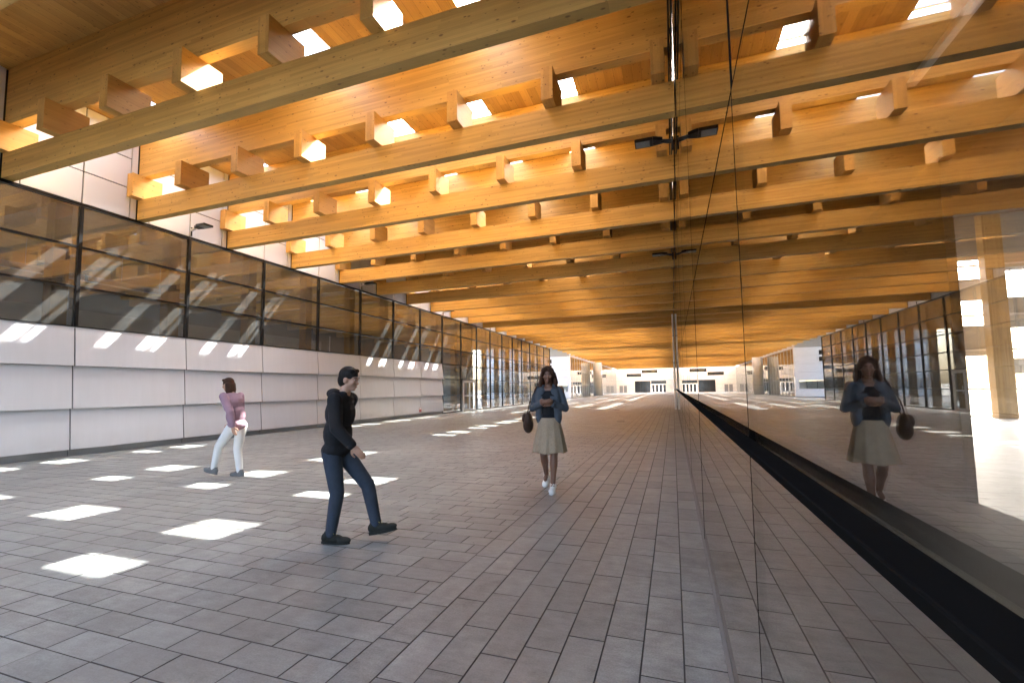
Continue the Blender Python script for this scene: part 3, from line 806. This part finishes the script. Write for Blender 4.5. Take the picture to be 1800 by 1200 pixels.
def hand(mb, wrist, d, palm_n, side, L=.175, curl=.5):
    """palm plus five unequal bent fingers; d points down the hand, palm_n out of the palm, side = thumb side"""
    d = Vector(d).normalized(); nrm = (Vector(palm_n)-d*Vector(palm_n).dot(d)).normalized(); s_ = d.cross(nrm)*side
    w = Vector(wrist); pl = L*.52
    rot = Matrix((s_, nrm, d)).transposed()
    mb.ell(w+d*pl*.55, (L*.225, L*.085, pl*.62), 14, 9, rot=rot)
    limb(mb, [w-d*.01, w+d*.025], [.026,.027], 12)
    for i, (off, ln) in enumerate(((.155,.40),(.052,.45),(-.052,.42),(-.15,.33))):
        b = w+d*pl*(.95 if i in (1,2) else .9)+s_*L*off
        a1 = curl*.55; a2 = curl*1.35; a3 = curl*1.9
        p1 = b+(d*math.cos(a1)+nrm*math.sin(a1))*L*ln*.45
        p2 = p1+(d*math.cos(a2)+nrm*math.sin(a2))*L*ln*.32
        p3 = p2+(d*math.cos(a3)+nrm*math.sin(a3))*L*ln*.23
        limb(mb, [b-d*.012, p1, p2, p3], [.0095,.0088,.0080,.0068], 9)
    tb = w+d*pl*.28+s_*L*.17
    t1 = tb+(d*.55+s_*.75+nrm*.25).normalized()*L*.20; t2 = t1+(d*.85+s_*.3+nrm*.4).normalized()*L*.17; t3 = t2+(d*.95+nrm*.35).normalized()*L*.1
    limb(mb, [tb, t1, t2, t3], [.014,.0115,.0098,.008], 9)
def head(mb, c, s_, yaw, tilt):
    """s_ = head height; local face direction -Y, turned by yaw"""
    rot = Matrix.Rotation(yaw,3,'Z') @ Matrix.Rotation(tilt,3,'X'); c = Vector(c)
    P = lambda x,y,z: c+rot @ Vector((x*s_,y*s_,z*s_))
    E_ = lambda p,r: mb.ell(P(*p),[q*s_ for q in r],16,10,rot=rot)
    E_((0,.06,.10),(.325,.395,.40)); E_((0,-.10,-.12),(.27,.27,.33)); E_((0,-.20,-.40),(.15,.14,.10)); E_((0,-.02,-.30),(.235,.26,.19))
    E_((0,-.345,-.07),(.045,.05,.13)); E_((0,-.395,-.155),(.068,.065,.048)); E_((0,-.30,.07),(.24,.07,.05))
    E_((.17,-.265,-.13),(.10,.08,.09)); E_((-.17,-.265,-.13),(.10,.08,.09))
    E_((0,-.325,-.285),(.10,.045,.026)); E_((0,-.318,-.325),(.085,.045,.028))
    for sd in (1,-1): E_((.325*sd,.03,-.07),(.045,.09,.14))
    return P, rot
def face_parts(t, P, rot, s_, body):
    for sd in (1,-1):
        e = MB().ell(P(.135*sd,-.300,.0),(.042*s_,.040*s_,.022*s_),12,8,rot=rot).build('eye', M['eye'], t, smooth=True)
        MB().ell(P(.135*sd,-.334,.0),(.020*s_,.012*s_,.020*s_),10,6,rot=rot).build('iris', M['iris'], e, smooth=True)
        b = MB(); b.tube([P(.06*sd,-.372,.085),P(.14*sd,-.365,.105),P(.225*sd,-.31,.085)],[.012*s_,.016*s_,.008*s_],8)
        b.build('eyebrow', M['hair_black'], t, smooth=True)
    MB().ell(P(0,-.362,-.300),(.085*s_,.018*s_,.030*s_),12,7,rot=rot).build('mouth', M['lip'], t, smooth=True)
def shoe(t, ankle, heading, pitch, L, um, sm, lm=None, roll=0):
    """ankle: joint position; heading: direction of the toe in the ground plane"""
    a = Vector(ankle); h = Vector((heading[0],heading[1],0)).normalized(); s_ = Vector((-h.y,h.x,0))
    rot = Matrix((h,s_,Vector((0,0,1)))).transposed() @ Matrix.Rotation(-pitch,3,'Y')
    drop = .085
    P = lambda x,y,z: a+rot @ Vector((x,y,z-drop))
    u = MB()
    u.ell(P(-.035,0,.055),(.055,.036,.055),14,9,rot=rot); u.ell(P(.04,0,.048),(.09,.042,.042),14,9,rot=rot); u.ell(P(.125,0,.036),(.075,.046,.033),14,9,rot=rot)
    u.tube([P(-.02,0,.06),P(-.012,0,.115)],[.046,.043],14)
    up = vox(u, 'shoe', um, t, .007, 4)
    so_ = MB(); n = 22; ring = []
    for k in range(n):
        q = 2*math.pi*k/n; x = .05+math.cos(q)*.142; wdt = .044 if x > .05 else .037
        ring.append((x, math.sin(q)*wdt*(1+.06*math.cos(q))))
    lo = [P(x,y,-.002) for x,y in ring]; hi = [P(x*.985,y*1.02,.024) for x,y in ring]
    b0 = len(so_.v); so_.v += [tuple(p) for p in lo+hi]
    so_.f.append(tuple(range(n))[::-1]); so_.mi.append(0); so_.f.append(tuple(range(n,2*n))); so_.mi.append(0)
    for k in range(n): so_.f.append((k,(k+1)%n,n+(k+1)%n,n+k)); so_.mi.append(0)
    so_.build('sole', sm, up)
    if lm:
        lc = MB()
        for k in range(5):
            x = .035+k*.022; z = .097-k*.012
            lc.tube([P(x,-.026,z-.012),P(x+.004,0,z+.003),P(x,.026,z-.012)],.0042,7)
        for sd in (1,-1): lc.tube([P(.03,0,.1),P(.035,.02*sd,.112),P(.05,.034*sd,.1),P(.035,.012*sd,.102)],.0035,6)
        lc.build('lace', lm, up)
    return up
def loft(rings, name, mat, parent, thick=.004):
    mb = MB(); n = len(rings[0])
    for r in rings: mb.v += [tuple(p) for p in r]
    for i in range(len(rings)-1):
        for k in range(n): mb.f.append((i*n+k,i*n+(k+1)%n,(i+1)*n+(k+1)%n,(i+1)*n+k)); mb.mi.append(0)
    o = mb.build(name, mat, parent, smooth=True); s_ = o.modifiers.new('t','SOLIDIFY'); s_.thickness = thick
    sb = o.modifiers.new('s','SUBSURF'); sb.levels = sb.render_levels = 1; return o

# --- woman: denim jacket, beige skirt, walking towards the camera (local front is -Y)
def woman():
    t = tag(empty('person', (-1.66,6.27,0), R(4)), 'woman in denim jacket and beige skirt walking towards the viewer with a dark shoulder bag', 'person')
    H = 1.70
    hipL, hipR = Vector((.085,0,.90)), Vector((-.085,0,.90))
    kL, aL = Vector((.075,-.10,.49)), Vector((.055,-.12,.085))        # planted leg (image right)
    kR, aR = Vector((-.085,-.02,.48)), Vector((-.11,.27,.155))         # trailing leg
    shL, shR = Vector((.165,0,1.395)), Vector((-.165,0,1.395))
    eL, wL = Vector((.235,-.02,1.125)), Vector((.055,-.215,1.21))
    eR, wR = Vector((-.235,-.02,1.125)), Vector((-.045,-.225,1.215))
    b = MB()
    limb(b, [hipL,kL], [.082,.052]); calf(b, kL, aL, .051, .033); limb(b, [hipR,kR], [.082,.052]); calf(b, kR, aR, .051, .033)
    for a_, h_ in ((aL,Vector((.0,-1,0))),(aR,Vector((0,-1,0)))): limb(b, [a_, a_+h_*.10-Vector((0,0,.05))], [.032,.028])
    b.ell((0,0,.93),(.155,.105,.12)); b.ell((0,0,1.08),(.118,.08,.13)); b.ell((0,.0,1.26),(.145,.092,.16)); b.ell((0,0,1.385),(.15,.075,.06))
    limb(b, [shL,eL,wL],[.048,.038,.027]); limb(b, [shR,eR,wR],[.048,.038,.027])
    limb(b, [(0,.01,1.38),(0,-.01,1.50)],[.055,.05])
    hand(b, wL, (-.75,-.30,.15), (0,1,.2), 1, curl=.75); hand(b, wR, (.75,-.30,.12), (0,1,.2), -1, curl=.75)
    P, rot = head(b, (0,-.035,1.595), .228, R(6), R(6))
    body = vox(b, 'body', M['skin_brown'], t, .0062, 3)
    face_parts(t, P, rot, .228, body)
    hb = MB(); s_=.228
    hb.ell(P(0,.10,.16),(.37*s_,.42*s_,.40*s_),18,12,rot=rot); hb.ell(P(0,.26,-.15),(.36*s_,.30*s_,.5*s_),16,10,rot=rot)
    for k in range(15):
        q = math.pi*(.02+.96*k/14); x, y = math.cos(q)*.36, .10+math.sin(q)*.30
        base = P(x,y,.05); tip = P(x*1.35, y*.9+.05-(.30 if abs(x)>.25 else 0), -.95-.12*math.sin(k*2.3))
        limb(hb, [base, base.lerp(tip,.5)+Vector((x*.03,.012,0)), tip], [.030,.034,.014], 9)
    for sd in (1,-1): limb(hb, [P(.02*sd,-.22,.50),P(.26*sd,-.26,.33),P(.345*sd,-.14,.0)],[.022,.030,.028],9)
    vox(hb, 'hair', M['hair_brown'], t, .008, 2)
    tp = MB(); tp.ell((0,-.008,1.10),(.130,.092,.17)); tp.ell((0,-.012,1.26),(.15,.104,.14)); tp.ell((0,-.01,.98),(.140,.10,.09)); tp.ell((.065,-.075,1.27),(.06,.05,.06)); tp.ell((-.065,-.075,1.27),(.06,.05,.06))
    vox(tp, 'top', M['blackcloth'], t, .009, 3)
    # open denim jacket: back, sides, sleeves, collar
    j = MB()
    j.ell((0,.035,1.25),(.185,.105,.18)); j.ell((0,.035,1.07),(.168,.10,.17)); j.ell((0,.012,1.385),(.175,.085,.062))
    for sd in (1,-1):
        j.ell((.125*sd,-.035,1.20),(.062,.085,.22)); j.ell((.13*sd,-.03,1.03),(.058,.08,.13)); j.ell((.10*sd,-.055,1.34),(.06,.055,.09))
        limb(j, [(.06*sd,.045,1.455),(.085*sd,-.01,1.44),(.075*sd,-.075,1.36)],[.026,.028,.022],10)
    limb(j, [shL-Vector((.012,0,.012)),eL,eL.lerp(wL,.80)],[.058,.050,.042]); limb(j, [shR+Vector((.012,0,-.012)),eR,eR.lerp(wR,.80)],[.058,.050,.042])
    jo = vox(j, 'jacket', M['denim'], t, .009, 3)
    for sd,(e_,w_) in ((1,(eL,wL)),(-1,(eR,wR))):
        MB().tube([e_.lerp(w_,.76),e_.lerp(w_,.86)],[.048,.046],16).build('cuff', M['denim'], jo, smooth=True)
        MB().box(.075*sd-.035,.075*sd+.035+.03*sd,-.128,-.118,1.245,1.30).build('pocket', M['denim'], jo)
    # skirt with soft pleats
    rings = []
    for i in range(13):
        u = i/12; z = 1.0-.47*u; ring = []
        for k in range(72):
            q = 2*math.pi*k/72
            pl = (math.sin(q*11+.6)+.45*math.sin(q*23))*.011*u
            rx = .132+.105*u**.8+pl; ry = .102+.115*u**.8+pl
            ring.append(Vector((math.cos(q)*rx, math.sin(q)*ry-.012-.02*u+.03*u*math.sin(q), z+.008*math.sin(q*5)*u)))
        rings.append(ring)
    loft(rings, 'skirt', M['skirt'], t)
    shoe(t, aL, (.05,-1), 0, .25, M['canvaswhite'], M['rubberwhite'], M['canvaswhite'])
    shoe(t, aR, (-.05,-1), -.55, .25, M['canvaswhite'], M['rubberwhite'], M['canvaswhite'])
    return t
woman()
# her bag is a thing of its own
bag = tag(empty('shoulder_bag', (-1.95,6.20,.80), R(12)), 'dark brown leather bag hanging at the side of the woman in the skirt', 'bag')
bb = MB()
for (c_,r_) in (((0,0,.10),(.075,.15,.12)),((0,.05,.16),(.06,.12,.11)),((0,-.05,.15),(.06,.11,.11)),((0,0,.22),(.045,.12,.06))): bb.ell(c_, r_)
vox(bb, 'bag_body', M['leather'], bag, .01, 4)
MB().tube([(0,-.10,.25),(.03,-.07,.42),(.11,-.03,.585),(.145,0,.668),(.16,.03,.675),(.15,.075,.62),(.08,.10,.42),(0,.10,.25)], .008, 8).build('strap', M['leather'], bag, smooth=True)
fl = MB(); fl.ell((-.045,0,.19),(.045,.125,.075)); vox(fl, 'flap', M['leather'], bag, .01, 3)

# --- walking figures seen from the side (local front is -Y, turned to face along the x axis)
def walker(label, loc, rz, H, jacket, trousers, shoe_m, sole_m, lace_m, hair_m, skin_m, lean=.06, hood=True, stride=.62, armsw=.35, long_hair=False):
    t = tag(empty('person', loc, rz), label, 'person')
    k_ = H/1.72; V_ = lambda x,y,z: Vector((x*k_,y*k_,z*k_))
    hipZ = .885
    hF, hB = V_(.075,-.01,hipZ), V_(-.075,.02,hipZ)
    aB = V_(-.07,0.02,.085); kB = V_(-.075,-.045,.48)          # planted, under the body
    aF = V_(.075,-stride*.62,.15); kF = V_(.08,-stride*.47,.535)      # swinging forward
    ly = lambda z: -lean*(z-hipZ)*2.2
    shz = 1.40
    sL, sR = V_(.175,ly(shz),shz), V_(-.175,ly(shz),shz)
    eL, wL = V_(.23,ly(1.13)+armsw*.45,1.135), V_(.20,ly(.95)+armsw*.42,.885)
    eR, wR = V_(-.23,ly(1.13)-armsw*.30,1.13), V_(-.19,ly(.95)-armsw*.95,.955)
    b = MB()
    limb(b,[hF,kF],[.078*k_,.052*k_]); calf(b,kF,aF,.050*k_,.034*k_); limb(b,[hB,kB],[.078*k_,.052*k_]); calf(b,kB,aB,.050*k_,.034*k_)
    b.ell(V_(0,0,.93),(.15*k_,.10*k_,.12*k_)); b.ell(V_(0,ly(1.1),1.10),(.13*k_,.09*k_,.14*k_)); b.ell(V_(0,ly(1.27),1.27),(.16*k_,.10*k_,.16*k_)); b.ell(V_(0,ly(1.39),1.39),(.165*k_,.08*k_,.06*k_))
    limb(b,[sL,eL,wL],[.05*k_,.04*k_,.028*k_]); limb(b,[sR,eR,wR],[.05*k_,.04*k_,.028*k_])
    limb(b,[V_(0,ly(1.39),1.39),V_(0,ly(1.5)-.02,1.52)],[.058*k_,.054*k_])
    hand(b, wL, (wL-eL), (-1,0,0), 1, curl=.45); hand(b, wR, (wR-eR), (1,0,0), -1, curl=.45)
    s_ = .232*k_
    P, rot = head(b, V_(0,ly(1.6)-.045,1.605), s_, 0, R(10))
    body = vox(b,'body',skin_m,t,.0065,3); face_parts(t,P,rot,s_,body)
    hb = MB(); hb.ell(P(0,.09,.17),(.365*s_,.42*s_,.39*s_),18,12,rot=rot); hb.ell(P(0,.24,-.06),(.33*s_,.27*s_,.36*s_),16,10,rot=rot)
    for k in range(14):
        q = math.pi*(k/13); hb.ell(P(math.cos(q)*.25,-.12+.06*math.sin(k*1.7),.38+.03*math.sin(k*2.9)),(.10*s_,.13*s_,.09*s_),9,6,rot=rot)
    if long_hair:
        for k in range(9):
            q = math.pi*(.1+.8*k/8); p0 = P(math.cos(q)*.33,.15+math.sin(q)*.22,0.); limb(hb,[p0,p0+Vector((0,.01,-.10)),p0+Vector((0,.015,-.19))],[.03,.032,.015],9)
    vox(hb,'hair',hair_m,t,.008,2)
    j = MB()
    j.ell(V_(0,ly(1.26)+.01,1.26),(.195*k_,.135*k_,.19*k_)); j.ell(V_(0,ly(1.05)+.01,1.06),(.178*k_,.132*k_,.19*k_)); j.ell(V_(0,ly(.9)+.01,.90),(.180*k_,.135*k_,.10*k_)); j.ell(V_(0,ly(1.39)+.01,1.395),(.19*k_,.098*k_,.07*k_))
    limb(j,[sL,eL,eL.lerp(wL,.92)],[.072*k_,.062*k_,.050*k_]); limb(j,[sR,eR,eR.lerp(wR,.92)],[.072*k_,.062*k_,.050*k_])
    if hood:
        for (x,y,z,r) in ((0,.105,1.46,.075),(.08,.06,1.455,.06),(-.08,.06,1.455,.06),(.06,-.02,1.45,.045),(-.06,-.02,1.45,.045)): j.ell(V_(x,ly(1.46)+y,z),(r*k_,r*k_,r*.75*k_))
    jo = vox(j,'jacket',jacket,t,.010,3)
    for sd,(e_,w_) in ((1,(eL,wL)),(-1,(eR,wR))): MB().tube([e_.lerp(w_,.86),e_.lerp(w_,.94)],[.052*k_,.047*k_],16).build('cuff', jacket, jo, smooth=True)
    p = MB()
    p.ell(V_(0,.005,.91),(.166*k_,.118*k_,.10*k_))
    for (h_,kn,an) in ((hF,kF,aF),(hB,kB,aB)): limb(p,[h_,kn,kn.lerp(an,.55),kn.lerp(an,.97)],[.096*k_,.070*k_,.062*k_,.053*k_],16)
    vox(p,'trousers',trousers,t,.010,3)
    shoe(t,aB,(0,-1),0,.27,shoe_m,sole_m,lace_m); shoe(t,aF,(0,-1),.22,.27,shoe_m,sole_m,lace_m)
    return t
walker('person in black hooded jacket and blue jeans striding to the right in the foreground', (-3.05,3.60,0), R(103), 1.63, M['blackcloth'], M['jeans'], M['shoedark'], M['shoedark'], M['lace'], M['hair_black'], M['skin_mid'], lean=.05, armsw=.26)
walker('person in mauve jacket and white trousers walking left beside the white cladding', (-7.0,5.80,0), R(-84), 1.66, M['mauve'], M['whitecloth'], M['shoegrey'], M['shoegrey'], None, M['hair_brown'], M['skin_mid'], lean=.11, hood=False, armsw=.30, long_hair=True)

# ------------------------------------------------------------------ light, sky, camera
sc = bpy.context.scene
w = bpy.data.worlds.new('World'); sc.world = w; w.use_nodes = True
nt = w.node_tree; bg = nt.nodes['Background']
sky = nt.nodes.new('ShaderNodeTexSky'); sky.sky_type = 'NISHITA'; sky.sun_disc = False
sky.sun_elevation = math.asin(SUN.z); sky.sun_rotation = math.atan2(SUN.x, SUN.y)
sky.air_density = .9; sky.dust_density = 4.6; sky.ozone_density = 1.
nt.links.new(sky.outputs[0], bg.inputs[0]); bg.inputs[1].default_value = .15
sl = bpy.data.lights.new('sun', 'SUN'); sl.energy = 2.5; sl.angle = R(.6); sl.color = (1,.95,.88)
so = bpy.data.objects.new('sun', sl); C.objects.link(so); so.rotation_euler = SUN.to_track_quat('Z','Y').to_euler(); so.location = (0,20,40)

cam = bpy.data.cameras.new('camera'); co = bpy.data.objects.new('camera', cam); C.objects.link(co)
cam.sensor_width = 36; cam.lens = 800.904/1800*36; cam.shift_y = 24/1800; cam.clip_start = .02; cam.clip_end = 2000
rot = Matrix(((0.94301433,0.03838089,0.33053121),(0.33244185,-0.06578355,-0.94082673),(-0.01436625,0.9970955,-0.07479424)))
co.matrix_world = Matrix.Translation((0,0,1.4)) @ rot.to_4x4()
sc.camera = co
sc.render.engine = 'CYCLES'
cy = sc.cycles
cy.max_bounces = 14; cy.diffuse_bounces = 7; cy.glossy_bounces = 6; cy.transparent_max_bounces = 24; cy.transmission_bounces = 6
cy.use_denoising = True; cy.sample_clamp_indirect = 6.; cy.caustics_reflective = False; cy.caustics_refractive = False
try: cy.denoiser = 'OPENIMAGEDENOISE'; cy.denoising_input_passes = 'RGB_ALBEDO_NORMAL'; cy.denoising_prefilter = 'ACCURATE'
except Exception: pass
vs = sc.view_settings
vs.view_transform = 'Standard'; vs.look = 'None'; vs.gamma = 1; vs.use_curve_mapping = False; vs.exposure = 4.8
